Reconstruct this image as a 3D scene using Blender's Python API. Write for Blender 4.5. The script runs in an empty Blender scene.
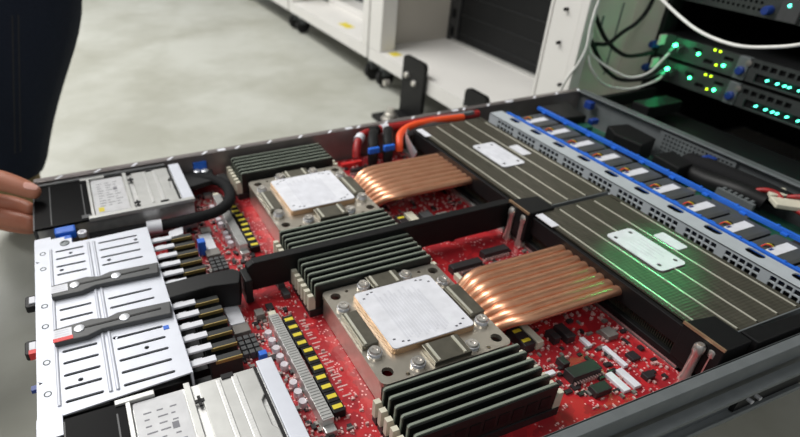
import bpy, math, random
from mathutils import Vector
from mathutils.bvhtree import BVHTree
SC = bpy.context.scene
COL = SC.collection
U = 4.0 / 3.0 * 1e-3            # one drawing unit (all numbers below) in metres
random.seed(7)

# ------------------------------------------------------------------ camera
cam = bpy.data.cameras.new('camera'); camo = bpy.data.objects.new('camera', cam); COL.objects.link(camo)
camo.location = (66.8 * U, -145.6 * U, 280.2 * U)
camo.rotation_mode = 'XYZ'
camo.rotation_euler = (math.radians(90 - 33.805), math.radians(0.054), math.radians(-22.364))
cam.sensor_width = 36; cam.lens = 575.6 * 36 / 800
cam.shift_x = 87.15 / 800; cam.shift_y = 18.49 / 800
cam.clip_start = 0.01; cam.clip_end = 100
cam.dof.use_dof = True; cam.dof.focus_distance = 0.50; cam.dof.aperture_fstop = 6.0
SC.camera = camo
# ------------------------------------------------------------------ world, lights, exposure
w = bpy.data.worlds.new('world'); SC.world = w; w.use_nodes = True
w.node_tree.nodes['Background'].inputs[0].default_value = (0.93, 0.97, 1.0, 1)
w.node_tree.nodes['Background'].inputs[1].default_value = 0.26
def area(name, loc, size, power, target, col=(1, .985, .95)):
    l = bpy.data.lights.new(name, 'AREA'); l.shape = 'RECTANGLE'; l.size, l.size_y = size; l.energy = power; l.color = col
    o = bpy.data.objects.new(name, l); COL.objects.link(o); o.location = loc
    o.rotation_euler = (Vector(target) - Vector(loc)).to_track_quat('-Z', 'Y').to_euler(); return o
area('ceiling_tube_far', (-0.5, 3.2, 2.4), (0.5, 3.0), 95, (-0.5, 3.2, 0))
area('ceiling_tube_near', (-0.9, 1.5, 2.4), (0.5, 2.0), 70, (-0.5, 1.0, 0))
area('added_fill_aisle', (-0.9, -1.4, 2.4), (0.4, 1.4), 17, (0.3, 0.0, 0))  # added fill lamp, brightens the cream wall inside the rack
SC.view_settings.view_transform = 'Standard'; SC.view_settings.look = 'None'
SC.view_settings.exposure = 0.0; SC.view_settings.gamma = 1.0; SC.view_settings.use_curve_mapping = False

# ------------------------------------------------------------------ materials
def lin(c): return tuple((x / 255 / 12.92) if x / 255 <= .04045 else ((x / 255 + .055) / 1.055) ** 2.4 for x in c) + (1,)
def mat(name, c, rough=.5, metal=0., c2=None, scale=80., mix=.5, bump=0., bscale=None, emit=None, es=0., stretch=(1, 1, 1), spec=.5, wavex=None):
    m = bpy.data.materials.new(name); m.use_nodes = True; nt = m.node_tree; N = nt.nodes; Lk = nt.links
    b = N['Principled BSDF']; b.inputs['Base Color'].default_value = lin(c)
    b.inputs['Roughness'].default_value = rough; b.inputs['Metallic'].default_value = metal
    b.inputs['Specular IOR Level'].default_value = spec
    tc = N.new('ShaderNodeTexCoord'); mp = N.new('ShaderNodeMapping'); mp.inputs['Scale'].default_value = stretch
    Lk.new(tc.outputs['Object'], mp.inputs['Vector'])
    no = N.new('ShaderNodeTexNoise'); no.inputs['Scale'].default_value = scale; no.inputs['Detail'].default_value = 4
    Lk.new(mp.outputs[0], no.inputs['Vector'])
    cr = N.new('ShaderNodeValToRGB'); cr.color_ramp.elements[0].position = .5 - mix / 2; cr.color_ramp.elements[1].position = .5 + mix / 2
    cr.color_ramp.elements[0].color = lin(c); cr.color_ramp.elements[1].color = lin(c2 if c2 else tuple(min(255, x * 1.08 + 2) for x in c))
    Lk.new(no.outputs['Fac'], cr.inputs[0]); Lk.new(cr.outputs[0], b.inputs['Base Color'])
    if bump:
        bp = N.new('ShaderNodeBump'); bp.inputs['Strength'].default_value = bump; bp.inputs['Distance'].default_value = .001
        if wavex:
            wv = N.new('ShaderNodeTexWave'); wv.bands_direction = wavex; wv.inputs['Scale'].default_value = bscale
            Lk.new(mp.outputs[0], wv.inputs['Vector']); Lk.new(wv.outputs['Fac'], bp.inputs['Height'])
        else:
            n2 = N.new('ShaderNodeTexNoise'); n2.inputs['Scale'].default_value = bscale or scale
            Lk.new(mp.outputs[0], n2.inputs['Vector']); Lk.new(n2.outputs['Fac'], bp.inputs['Height'])
        Lk.new(bp.outputs[0], b.inputs['Normal'])
    if emit:
        b.inputs['Emission Color'].default_value = lin(emit); b.inputs['Emission Strength'].default_value = es
    return m
M = {}
M['steel'] = mat('galvanised_steel', (200, 202, 206), .42, .75, (220, 222, 228), 60)
M['tray'] = mat('bright_steel_sheet', (196, 199, 208), .5, .25, (206, 209, 218), 40)
M['silver'] = mat('brushed_silver', (196, 196, 194), .38, .8, (222, 221, 218), 120, stretch=(1, 8, 1))
M['ivory_metal'] = mat('pale_anodised_metal', (176, 176, 173), .42, .5, (192, 192, 189), 60)
M['wall_metal'] = mat('dark_chassis_steel', (128, 122, 120), .38, .6, (146, 138, 136), 40)
M['rail_metal'] = mat('grey_rail_steel', (112, 117, 119), .5, .45, (124, 129, 131), 50)
M['cooler'] = mat('nickel_plate', (200, 193, 180), .3, .85, (214, 207, 194), 90)
M['clamp'] = mat('dark_nickel_clamp', (104, 102, 92), .38, .75, (124, 120, 108), 90)
M['fin'] = mat('dark_fin_aluminium', (68, 66, 57), .42, .6, (112, 108, 96), 200, stretch=(6, .25, 6), bump=.25, bscale=330, wavex='Y')
M['seam'] = mat('bright_fin_edge', (205, 203, 190), .35, .5)
M['copper'] = mat('copper_pipe', (220, 158, 124), .36, .85, (230, 176, 142), 70)
M['copper_dark'] = mat('copper_base', (176, 146, 116), .4, .7)
M['white'] = mat('white_label', (206, 207, 213), .5)
M['labelgrey'] = mat('silver_label', (188, 188, 190), .45)
M['print_mid'] = mat('mid_grey_print', (110, 110, 116), .6)
M['print'] = mat('grey_print', (196, 197, 204), .6)
M['print_dark'] = mat('dark_print', (60, 60, 70), .6)
M['black'] = mat('black_plastic', (15, 15, 16), .5, 0, (20, 20, 21), 90, spec=.3)
M['black_gloss'] = mat('black_gloss_panel', (9, 9, 10), .4, 0, (11, 11, 12), 60, spec=.05)
M['charcoal'] = mat('charcoal_plastic', (62, 63, 64), .5, 0, (72, 73, 74), 80)
M['dimm'] = mat('dark_green_module', (14, 17, 16), .5, 0, (19, 23, 21), 90)
M['dimm_edge'] = mat('grey_green_board_edge', (126, 134, 122), .45, .2)
M['ivory'] = mat('ivory_latch', (196, 192, 174), .5)
M['socket'] = mat('black_socket', (24, 24, 26), .5)
M['fansteel'] = mat('pale_zinc_sheet', (186, 193, 198), .5, .3, (196, 203, 208), 60)
M['blue'] = mat('blue_plastic', (30, 96, 200), .45, 0, (38, 108, 214), 60)
M['blue_dark'] = mat('dark_blue_plastic', (24, 52, 122), .45)
M['cream'] = mat('cream_rack_paint', (214, 210, 198), .5, 0, (222, 218, 207), 8)
M['rackwhite'] = mat('white_rack_paint', (214, 212, 208), .42, 0, (221, 219, 215), 8)
M['greybeige'] = mat('grey_beige_panel', (178, 173, 164), .5, 0, (186, 181, 172), 8)
M['rackdark'] = mat('dark_rack_metal', (19, 20, 21), .55, .1, (25, 26, 27), 20, spec=.3)
M['srvgrey'] = mat('dark_grey_server_face', (62, 66, 65), .5, .4, (74, 78, 77), 60)
M['green_pcb'] = mat('green_board', (22, 74, 58), .45, 0, (40, 96, 78), 300)
M['brass'] = mat('brass_pad', (150, 130, 78), .4, .6)
M['yellow'] = mat('yellow_coil_mark', (206, 188, 50), .5)
M['orange'] = mat('orange_sleeve', (226, 78, 34), .5)
M['red_sleeve'] = mat('red_cable_sleeve', (170, 34, 32), .5, 0, (120, 20, 24), 160)
M['redplast'] = mat('red_sticker', (206, 44, 44), .5)
M['whitecable'] = mat('white_cable_jacket', (214, 214, 210), .45)
M['sleeve'] = mat('black_braided_sleeve', (12, 12, 13), .8, 0, (26, 26, 28), 700, bump=.6, bscale=900, spec=.2)
M['alu_cap'] = mat('capacitor_top', (214, 206, 212), .35, .5)
M['chrome'] = mat('chrome_pin', (214, 210, 204), .28, .85)
M['chip'] = mat('chip_black', (38, 34, 36), .45)
M['chipgrey'] = mat('grey_component', (120, 116, 112), .45, .3)
M['smd'] = mat('pale_component', (214, 190, 186), .5, 0, (180, 120, 116), 900)
M['skin'] = mat('skin', (172, 108, 84), .5, 0, (188, 124, 98), 30, bump=.25, bscale=220)
M['nail'] = mat('fingernail', (224, 172, 158), .25)
M['denim'] = mat('dark_denim', (24, 30, 42), .85, 0, (36, 43, 57), 500, bump=.3, bscale=900, spec=.2)
M['stitch'] = mat('denim_stitching', (40, 40, 42), .8)
M['tan'] = mat('tan_leather', (168, 148, 100), .7, 0, (140, 120, 80), 60)
M['shirt'] = mat('dark_shirt', (40, 44, 52), .85)
M['hair'] = mat('dark_hair', (30, 22, 18), .6)
M['edgegrey'] = mat('dark_grey_edge', (44, 45, 46), .5)
M['ribgrey'] = mat('light_grey_contacts', (158, 158, 156), .45, .3)
M['fangrey'] = mat('grey_fan_plastic', (66, 68, 68), .5, 0, (74, 76, 76), 60)
M['rubber'] = mat('black_rubber', (20, 20, 20), .8)
M['led_green'] = mat('green_led', (60, 255, 140), .4, emit=(60, 255, 150), es=14)
M['led_teal'] = mat('teal_led', (60, 255, 200), .4, emit=(90, 255, 210), es=5)
M['led_lime'] = mat('lime_led', (190, 240, 30), .4, emit=(190, 235, 30), es=4)

def mat_floor():
    m = bpy.data.materials.new('polished_concrete'); m.use_nodes = True; N = m.node_tree.nodes; Lk = m.node_tree.links
    b = N['Principled BSDF']; tc = N.new('ShaderNodeTexCoord')
    n1 = N.new('ShaderNodeTexNoise'); n1.inputs['Scale'].default_value = 2.2; n1.inputs['Detail'].default_value = 8; n1.inputs['Roughness'].default_value = .6
    n2 = N.new('ShaderNodeTexNoise'); n2.inputs['Scale'].default_value = 11; n2.inputs['Detail'].default_value = 5; n2.inputs['Distortion'].default_value = .6
    for n in (n1, n2): Lk.new(tc.outputs['Object'], n.inputs['Vector'])
    c1 = N.new('ShaderNodeValToRGB'); c1.color_ramp.elements[0].position = .36; c1.color_ramp.elements[1].position = .58
    c1.color_ramp.elements[0].color = lin((158, 158, 147)); c1.color_ramp.elements[1].color = lin((178, 179, 171))
    c2 = N.new('ShaderNodeValToRGB'); c2.color_ramp.elements[0].position = .35; c2.color_ramp.elements[1].position = .6
    c2.color_ramp.elements[0].color = (.93, .93, .915, 1); c2.color_ramp.elements[1].color = (1, 1, 1, 1)
    mx = N.new('ShaderNodeMix'); mx.data_type = 'RGBA'; mx.blend_type = 'MULTIPLY'; mx.inputs[0].default_value = 1
    Lk.new(n1.outputs['Fac'], c1.inputs[0]); Lk.new(n2.outputs['Fac'], c2.inputs[0])
    Lk.new(c1.outputs[0], mx.inputs[6]); Lk.new(c2.outputs[0], mx.inputs[7]); Lk.new(mx.outputs[2], b.inputs['Base Color'])
    b.inputs['Roughness'].default_value = .5
    return m
M['floor'] = mat_floor()
def mat_pcb():
    # red solder mask with darker traces and pale pink silk-screen flecks
    m = bpy.data.materials.new('red_circuit_board'); m.use_nodes = True; N = m.node_tree.nodes; Lk = m.node_tree.links
    b = N['Principled BSDF']; tc = N.new('ShaderNodeTexCoord')
    n1 = N.new('ShaderNodeTexNoise'); n1.inputs['Scale'].default_value = 34; n1.inputs['Detail'].default_value = 5
    c1 = N.new('ShaderNodeValToRGB'); c1.color_ramp.interpolation = 'CONSTANT'
    c1.color_ramp.elements[0].color = lin((150, 30, 38)); c1.color_ramp.elements[1].position = .5; c1.color_ramp.elements[1].color = lin((178, 36, 42))
    e = c1.color_ramp.elements.new(.6); e.color = lin((160, 33, 40))
    v = N.new('ShaderNodeTexVoronoi'); v.inputs['Scale'].default_value = 260; v.distance = 'CHEBYCHEV'
    c2 = N.new('ShaderNodeValToRGB'); c2.color_ramp.interpolation = 'CONSTANT'
    c2.color_ramp.elements[0].color = (1, 1, 1, 1); c2.color_ramp.elements[1].position = .2; c2.color_ramp.elements[1].color = (0, 0, 0, 1)
    n3 = N.new('ShaderNodeTexNoise'); n3.inputs['Scale'].default_value = 45
    c3 = N.new('ShaderNodeValToRGB'); c3.color_ramp.elements[0].position = .46; c3.color_ramp.elements[1].position = .56
    mu = N.new('ShaderNodeMath'); mu.operation = 'MULTIPLY'
    mx = N.new('ShaderNodeMix'); mx.data_type = 'RGBA'; mx.inputs[7].default_value = lin((226, 176, 176))
    for n in (n1, v, n3): Lk.new(tc.outputs['Object'], n.inputs['Vector'])
    Lk.new(n1.outputs['Fac'], c1.inputs[0]); Lk.new(v.outputs['Distance'], c2.inputs[0]); Lk.new(n3.outputs['Fac'], c3.inputs[0])
    Lk.new(c2.outputs[0], mu.inputs[0]); Lk.new(c3.outputs[0], mu.inputs[1]); Lk.new(mu.outputs[0], mx.inputs[0])
    Lk.new(c1.outputs[0], mx.inputs[6]); Lk.new(mx.outputs[2], b.inputs['Base Color'])
    b.inputs['Roughness'].default_value = .35
    return m
M['pcb'] = mat_pcb()

# ------------------------------------------------------------------ mesh helpers
def smooth_path(pts, n=6):
    P = [Vector(p) for p in pts]; out = []
    for i in range(len(P) - 1):
        p0 = P[i - 1] if i else P[0] * 2 - P[1]; p1, p2 = P[i], P[i + 1]; p3 = P[i + 2] if i + 2 < len(P) else P[-1] * 2 - P[-2]
        for k in range(n):
            t = k / n
            out.append(.5 * ((2 * p1) + (p2 - p0) * t + (2 * p0 - 5 * p1 + 4 * p2 - p3) * t * t + (3 * p1 - p0 - 3 * p2 + p3) * t ** 3))
    return out + [P[-1]]
class MB:
    def __init__(s): s.v = []; s.f = []
    def box(s, x0, x1, y0, y1, z0, z1):
        b = len(s.v); s.v += [(x, y, z) for z in (z0, z1) for y in (y0, y1) for x in (x0, x1)]
        s.f += [[b + i for i in q] for q in ((0, 2, 3, 1), (4, 5, 7, 6), (0, 1, 5, 4), (2, 6, 7, 3), (0, 4, 6, 2), (1, 3, 7, 5))]; return s
    def prism(s, pts, z0, z1, axis=2):
        b = len(s.v); n = len(pts)
        def pl(p, z): return (p[0], p[1], z) if axis == 2 else ((p[0], z, p[1]) if axis == 1 else (z, p[0], p[1]))
        s.v += [pl(p, z0) for p in pts] + [pl(p, z1) for p in pts]
        s.f += [[b + i for i in reversed(range(n))], [b + n + i for i in range(n)]]
        s.f += [[b + i, b + (i + 1) % n, b + n + (i + 1) % n, b + n + i] for i in range(n)]; return s
    def lathe(s, c, prof, seg=20, axis=2):          # prof: (radius, height) pairs
        b = len(s.v); m = len(prof)
        for r, h in prof:
            for k in range(seg):
                a = 2 * math.pi * k / seg; x, y = r * math.cos(a), r * math.sin(a)
                s.v.append((c[0] + x, c[1] + y, c[2] + h) if axis == 2 else ((c[0] + h, c[1] + x, c[2] + y) if axis == 0 else (c[0] + x, c[1] + h, c[2] + y)))
        for j in range(m - 1):
            for k in range(seg):
                s.f.append([b + j * seg + k, b + j * seg + (k + 1) % seg, b + (j + 1) * seg + (k + 1) % seg, b + (j + 1) * seg + k])
        s.f.append([b + k for k in reversed(range(seg))]); s.f.append([b + (m - 1) * seg + k for k in range(seg)]); return s
    def cyl(s, c, r, h, seg=16, axis=2): return s.lathe(c, [(r, 0), (r, h)], seg, axis)
    def tube(s, pts, r, seg=10, n=6, flat=None, raw=False):
        P = [Vector(p) for p in pts] if raw else smooth_path(pts, n)
        b = len(s.v); up = Vector((0, 0, 1)); N = len(P)
        for i, p in enumerate(P):
            t = (P[min(i + 1, N - 1)] - P[max(i - 1, 0)]).normalized()
            a = t.cross(up)
            if a.length < .05: a = t.cross(Vector((0, 1, 0)))
            a.normalize(); c = a.cross(t)
            ri = r(i / (N - 1)) if callable(r) else r
            for k in range(seg):
                th = 2 * math.pi * k / seg
                s.v.append(tuple(p + a * ri * math.cos(th) + c * ri * (flat or 1) * math.sin(th)))
        for i in range(N - 1):
            for k in range(seg):
                s.f.append([b + i * seg + k, b + (i + 1) * seg + k, b + (i + 1) * seg + (k + 1) % seg, b + i * seg + (k + 1) % seg])
        s.f.append([b + k for k in range(seg)]); s.f.append([b + (N - 1) * seg + k for k in reversed(range(seg))]); return s
    def add(s, mesh_vf):
        b = len(s.v); s.v += mesh_vf[0]; s.f += [[b + i for i in q] for q in mesh_vf[1]]; return s
def rrect(x0, x1, y0, y1, r, n=4):
    o = []
    for cx, cy, a0 in ((x1 - r, y1 - r, 0), (x0 + r, y1 - r, 90), (x0 + r, y0 + r, 180), (x1 - r, y0 + r, 270)):
        for k in range(n + 1):
            a = math.radians(a0 + 90 * k / n); o.append((cx + r * math.cos(a), cy + r * math.sin(a)))
    return o
def circ(cx, cy, r, n=14): return [(cx + r * math.cos(2 * math.pi * k / n), cy + r * math.sin(2 * math.pi * k / n)) for k in range(n)]
def plate(outline, holes, z0, z1, plane='xy'):
    """flat sheet with real holes: a filled 2D curve turned into a mesh; plane xy, or yz (z0,z1 are then x)"""
    cu = bpy.data.curves.new('tmp', 'CURVE'); cu.dimensions = '2D'; cu.fill_mode = 'BOTH'; cu.extrude = (z1 - z0) / 2
    for loop in [outline] + holes:
        sp = cu.splines.new('POLY'); sp.points.add(len(loop) - 1); sp.use_cyclic_u = True
        for i, p in enumerate(loop): sp.points[i].co = (p[0], p[1], 0, 1)
    o = bpy.data.objects.new('tmp', cu); COL.objects.link(o); bpy.context.view_layer.update()
    me = bpy.data.meshes.new_from_object(o.evaluated_get(bpy.context.evaluated_depsgraph_get()))
    zc = (z0 + z1) / 2
    if plane == 'xy': v = [(a.co.x, a.co.y, a.co.z + zc) for a in me.vertices]
    elif plane == 'yz': v = [(a.co.z + zc, a.co.x, a.co.y) for a in me.vertices]
    else: v = [(a.co.x, a.co.z + zc, a.co.y) for a in me.vertices]
    f = [list(p.vertices) for p in me.polygons]
    bpy.data.objects.remove(o); bpy.data.curves.remove(cu); bpy.data.meshes.remove(me)
    return v, f
ORG = {}
def tag(o, label=None, cat=None, group=None, kind=None):
    if label: o['label'] = label
    if cat: o['category'] = cat
    if group: o['group'] = group
    if kind: o['kind'] = kind
    return o
def thing(name, label, cat, loc, group=None):
    o = bpy.data.objects.new(name, None); COL.objects.link(o); o.location = Vector(loc) * U; o.empty_display_size = .01
    ORG[o] = Vector(loc); return tag(o, label, cat, group)
def part(name, mb, m, parent=None, label=None, bevel=0., smooth=False, origin=None, kind=None):
    if parent is not None: org = ORG[parent]
    elif origin is not None: org = Vector(origin)
    else:
        xs, ys, zs = zip(*mb.v); org = Vector(((min(xs) + max(xs)) / 2, (min(ys) + max(ys)) / 2, min(zs)))
    me = bpy.data.meshes.new(name); me.from_pydata([(Vector(p) - org) * U for p in mb.v], [], mb.f)
    me.materials.append(M[m]); me.update()
    if smooth:
        for p in me.polygons: p.use_smooth = True
    o = bpy.data.objects.new(name, me); COL.objects.link(o); ORG[o] = org
    if parent is not None: o.parent = parent
    else: o.location = org * U
    if smooth:
        me.set_sharp_from_angle(angle=math.radians(40))
    if bevel:
        bv = o.modifiers.new('bevel', 'BEVEL'); bv.width = bevel * U; bv.segments = 2; bv.limit_method = 'ANGLE'; bv.angle_limit = math.radians(40)
    if label: o['label'] = label
    if kind: o['kind'] = kind
    return o
def single(name, mb, m, label, cat, group=None, **k): return tag(part(name, mb, m, **k), label, cat, group)
def struct(name, mb, m, **k): return tag(part(name, mb, m, **k), kind='structure')
def copy_tree(o, d=(0, 0, 0), label=None, parent=None):
    c = o.copy(); COL.objects.link(c); ORG[c] = ORG[o] + Vector(d)
    if parent is None:
        c.location = o.location + Vector(d) * U
        if label: c['label'] = label
    else: c.parent = parent
    for ch in list(o.children): copy_tree(ch, d, None, c)
    return c
def B(*a): return MB().box(*a)

# ================================================================== SETTING
FZ = -225.
struct('floor', B(-2500, 3200, -1600, 5200, FZ - 30, FZ), 'floor')

# ================================================================== RACK ROW (front plane X=750)
def rack_base(y0, y1, label, name='rack_cabinet', inner='rackdark', hole=True, right=True):
    t = thing(name, label, 'server rack', (860, (y0 + y1) / 2, FZ + 20), 'white rack cabinets in the row')
    holes = [rrect(800, 812, y1 - 48, y1 - 12, 5)] if hole else []
    mb = MB().add(plate([(750, y0), (1330, y0), (1330, y1), (750, y1)], holes, -127, -124))
    mb.box(750, 754, y0, y1, -155, -127).box(1326, 1330, y0, y1, -155, -127)
    part('base', mb, 'rackwhite', t, bevel=1)
    for ya, yb in ((y1 - (60 if hole else 32), y1), (y0, y0 + (6 if hole else 32))):
        part('post', MB().box(750, 790, ya, yb, -124, 1250), 'rackwhite', t, bevel=1.5)
    part('side_panel', MB().box(790, 1330, y1 - 8, y1, -124, 1250), 'greybeige', t)
    part('side_panel', MB().box(790, 1330, y0, y0 + 8, -124, 1250), 'greybeige', t)
    part('top_panel', MB().box(750, 1330, y0, y1, 1250, 1262), 'rackwhite', t)
    for x in (790, 1300):
        for y in (y0 + 35, y1 - 22):
            c = part('caster', MB().cyl((x, y - 6, FZ + 24), 23, 14, 20, 1), 'rubber', t, smooth=True)
            part('caster_fork', MB().box(x - 12, x + 12, y - 9, y + 11, FZ + 30, -156), 'rail_metal', c, bevel=1)
    return t
# neighbouring open cabinet
ra = rack_base(563, 1150, 'open white rack cabinet with black inner panel, beside the black floor brackets')
mb = MB().box(975, 985, 570, 1142, -124, 1250)
part('inner_panel', mb, 'rackdark', ra, bevel=1)
mb = MB()
for z in range(-100, 1200, 44): mb.box(973, 975.5, 600, 1090, z, z + 1.2)
part('blanking_panel_edges', mb, 'edgegrey', ra)
hs = [rrect(1110, 1126, z, z + 22, 1, 1) for z in range(-112, 1200, 44)]
part('mounting_strip', MB().add(plate([(1096, -124), (1140, -124), (1140, 1250), (1096, 1250)], hs, 971, 973, 'yz')), 'edgegrey', ra)
part('sill', MB().box(968, 974, 570, 1116, -124, -118), 'ivory_metal', ra)
part('caution_sticker', MB().box(766, 790, 1050, 1080, -124, -123.6), 'yellow', ra)
# third cabinet, with a framed glazed door
rb = rack_base(1158, 1722, 'white rack cabinet on casters left of the black brackets, with framed door opening', hole=False)
mb = MB().box(860, 872, 1170, 1200, -124, 1250).box(860, 872, 1650, 1714, -124, 1250).box(860, 872, 1170, 1714, -124, -106)
part('door_frame', mb, 'rackwhite', rb, bevel=1)
part('inner_panel', MB().box(975, 985, 1150, 1690, -124, 1250), 'rackdark', rb)
mb = MB()
for i in range(9): mb.box(955, 975, 1200 + i * 52, 1232 + i * 52, -124, 300)
part('cable_bracket', mb, 'rail_metal', rb)
part('caution_sticker', MB().box(775, 800, 1330, 1390, -124, -123.6), 'yellow', rb)
rc = rack_base(1732, 2296, 'farthest white rack cabinet, only its base showing at the top edge', hole=False)
part('inner_panel', MB().box(975, 985, 1730, 2265, -124, 1250), 'rackdark', rc)
# black levelling brackets bolted to the cabinet beside the pulled-out server
def bracket(y0, y1, label):
    t = thing('floor_bracket', label, 'bracket', (735, (y0 + y1) / 2, FZ), 'black levelling brackets')
    r = 10
    out = [(y0, FZ + 6), (y1, FZ + 6)] + [(y1 - r + r * math.cos(a), -90 - r + r * math.sin(a)) for a in (0, .5, 1.0, 1.57)] + [(y0 + r + r * math.cos(a), -90 - r + r * math.sin(a)) for a in (1.57, 2.1, 2.6, 3.14)]
    part('upright', MB().add(plate(out, [], 738, 747, 'yz')), 'black', t, bevel=1)
    part('foot_plate', MB().add(plate(rrect(665, 747, y0 - 2, y1 + 2, 6), [circ(690, (y0 + y1) / 2, 9)], FZ, FZ + 7)), 'black', t, bevel=1)
    yc = (y0 + y1) / 2
    part('anchor_bolt', MB().lathe((690, yc, FZ + 1), [(20, 0), (20, 9), (14, 10), (14, 20), (9, 21), (9, 32)], 12), 'chrome', t, smooth=True)
    for dy, z in ((22, -130), (-10, -140)):
        part('bolt', MB().lathe((738, yc + dy, z), [(7, 0), (7, -3), (5, -6)], 14, 0), 'chrome', t, smooth=True)
    part('lock_pin', MB().cyl((700, y1 + 12, FZ + 70), 7, 12, 12, 0), 'chrome', t, smooth=True)
bracket(872, 960, 'tall black steel floor bracket with two bolts, its foot plate on the concrete')
bracket(662, 727, 'second black floor bracket, mostly hidden behind the open server chassis')

# the rack the server slides out of
rd = thing('server_rack', 'white rack with cream inner wall that holds the lit servers at right', 'server rack', (860, 230, FZ + 20))
part('post', MB().box(750, 764, 507, 561, -205, 1250), 'rackwhite', rd, bevel=1.5)
part('post_strip', MB().box(745, 764, 490, 503, -205, 1250), 'rackwhite', rd, bevel=1)
part('gap_strip', MB().box(752, 764, 503, 507, -205, 1250), 'black', rd)  # black strip filling the gap between post and post strip
mb = MB()
for z in (88, 40, -18, -32, 150, 210): mb.cyl((744.4, 511 if z < 0 else 533, z), 2.6, 6, 12, 0)
part('screw_holes', mb, 'black', rd)
part('inner_wall', MB().box(766, 905, 526, 534, -205, 1250), 'cream', rd)
part('wall_slots', MB().box(815, 819, 525.4, 526.2, 20, 34).box(815, 819, 525.4, 526.2, 60, 74).box(850, 853, 525.4, 526.2, -20, 90), 'rail_metal', rd)
part('inner_wall', MB().box(760, 905, -60, -50, -205, 1250), 'cream', rd)
part('post', MB().box(760, 800, -110, -60, -205, 1250), 'rackwhite', rd, bevel=1.5)
part('cable_trough_back', MB().box(880, 884, 474, 526, -205, 1250), 'cream', rd)
part('mounting_rail', MB().box(876, 900, 466, 474, -205, 1250), 'rackdark', rd)
part('mounting_rail', MB().box(880, 900, -50, -8, -205, 1250), 'rackdark', rd)
part('back_panel', MB().box(1320, 1330, -110, 561, -205, 1250), 'rackdark', rd)
part('side_panel', MB().box(905, 1320, 551, 561, -205, 1250), 'rackdark', rd)
part('side_panel', MB().box(905, 1320, -110, -100, -205, 1250), 'rackdark', rd)
part('top_panel', MB().box(750, 1330, -110, 561, 1250, 1262), 'rackwhite', rd)
part('bottom_panel', MB().box(760, 1330, -110, 561, -205, -195), 'rackwhite', rd)

# servers mounted in the rack
def rack_server(z0, z1, label, leds=True, plug=True):
    t = thing('rack_server', label, 'rack server', (900, 230, z0), 'servers mounted in the rack')
    part('housing', MB().box(884, 1200, 2, 462, z0 + 1, z1 - 1), 'rackdark', t)
    part('ear', MB().box(878, 884, 444, 466, z0 + 1, z1 - 1), 'srvgrey', t, bevel=.6)
    part('ear', MB().box(878, 884, -4, 14, z0 + 1, z1 - 1), 'srvgrey', t, bevel=.6)
    zc = (z0 + z1) / 2
    # left control module with recessed ports
    holes = [rrect(398, 412, zc + 3, zc + 8, 1), rrect(378, 392, zc - 8, zc - 2, 1), rrect(352, 366, zc + 3, zc + 8, 1)]
    part('control_panel', MB().add(plate([(346, z0 + 2), (442, z0 + 2), (442, z1 - 2), (346, z1 - 2)], holes, 878, 882, 'yz')), 'srvgrey', t)
    part('port_recess', MB().box(882, 884, 346, 442, z0 + 2, z1 - 2), 'black', t)
    part('bay_frame', MB().box(876, 884, 330, 345, z0 + 2, z1 - 2), 'rail_metal', t, bevel=.6)
    part('thumb_screw', MB().lathe((876, 337, zc - 3), [(5.5, 4), (5.5, -4), (4.5, -5)], 16, 0), 'blue_dark', t, smooth=True)
    part('logo_ring', MB().lathe((877, 331, zc + 8), [(4, 3), (4, -1), (3, -1.4)], 16, 0), 'chipgrey', t, smooth=True)
    hs = [rrect(y, y + 8, z1 - 13, z1 - 6, 1) for y in range(262, 320, 11)] + [rrect(y, y + 8, z1 - 13, z1 - 6, 1) for y in range(80, 240, 11)]
    hs += [rrect(190, 318, z0 + 4, z1 - 18, 1), rrect(60, 184, z0 + 4, z1 - 18, 1)]
    part('vent_face', MB().add(plate([(20, z0 + 2), (329, z0 + 2), (329, z1 - 2), (20, z1 - 2)], hs, 878, 881, 'yz')), 'srvgrey', t)
    part('bay_recess', MB().box(881.5, 884, 20, 329, z0 + 2, z1 - 2), 'black', t)
    part('captive_screw', MB().lathe((872, 470, zc - 2), [(5.5, 6), (5.5, -5), (4.5, -7)], 16, 0), 'blue_dark', t, smooth=True)
    part('pull_tab', MB().box(866, 878, 458, 462, zc, z1 - 2), 'cream', t, bevel=.6)
    if leds:
        for y, z in ((402, 3), (362, -2)): part('status_light', MB().lathe((877, y, zc + z - 2), [(1.9, 1), (1.9, -.6), (1.1, -1.3)], 12, 0), 'led_green', t, smooth=True)
        for y, z in ((381, 12), (373, 12), (372, -6)): part('activity_light', MB().lathe((877, y, zc + z), [(1.3, 1), (1.3, -.5), (.8, -1)], 12, 0), 'led_lime', t, smooth=True)
        for k, y in enumerate((302, 289, 280, 274, 262, 248, 240, 226, 218, 204)):
            part('drive_light', MB().lathe((877, y, z0 + 10), [(1.1, 4), (1.1, 0), (.7, -.6)], 10, 0), 'led_teal', t, smooth=True)
    if plug:
        for y in (432,):
            part('port', MB().box(868, 879, y - 6, y + 6, zc - 4, zc + 5), 'charcoal', t, bevel=.6)
            part('link_light', MB().lathe((867, y + 1, zc + 6), [(2.6, 2), (2.6, -1), (1.4, -2.2)], 12, 0), 'led_green', t, smooth=True)
    return t
rack_server(26, 59, 'upper of the two slim rack servers with green status lights')
rack_server(-8, 25, 'lower of the two slim rack servers with green status lights')
up = thing('rack_server', 'taller perforated rack server at the top right corner above the white cable', 'rack server', (900, 230, 104), 'servers mounted in the rack')
hs = [circ(y, z, 2.2, 6) for z in range(114, 168, 8) for y in range(346, 410, 7)]
part('vent_face', MB().add(plate([(-4, 106), (462, 106), (462, 174), (-4, 174)], hs, 878, 881, 'yz')), 'srvgrey', up)
part('housing', MB().box(884, 1200, 2, 462, 105, 175), 'rackdark', up)
part('captive_screw', MB().lathe((874, 333, 116), [(5.5, 6), (5.5, -5), (4.5, -7)], 16, 0), 'blue_dark', up, smooth=True)
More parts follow.
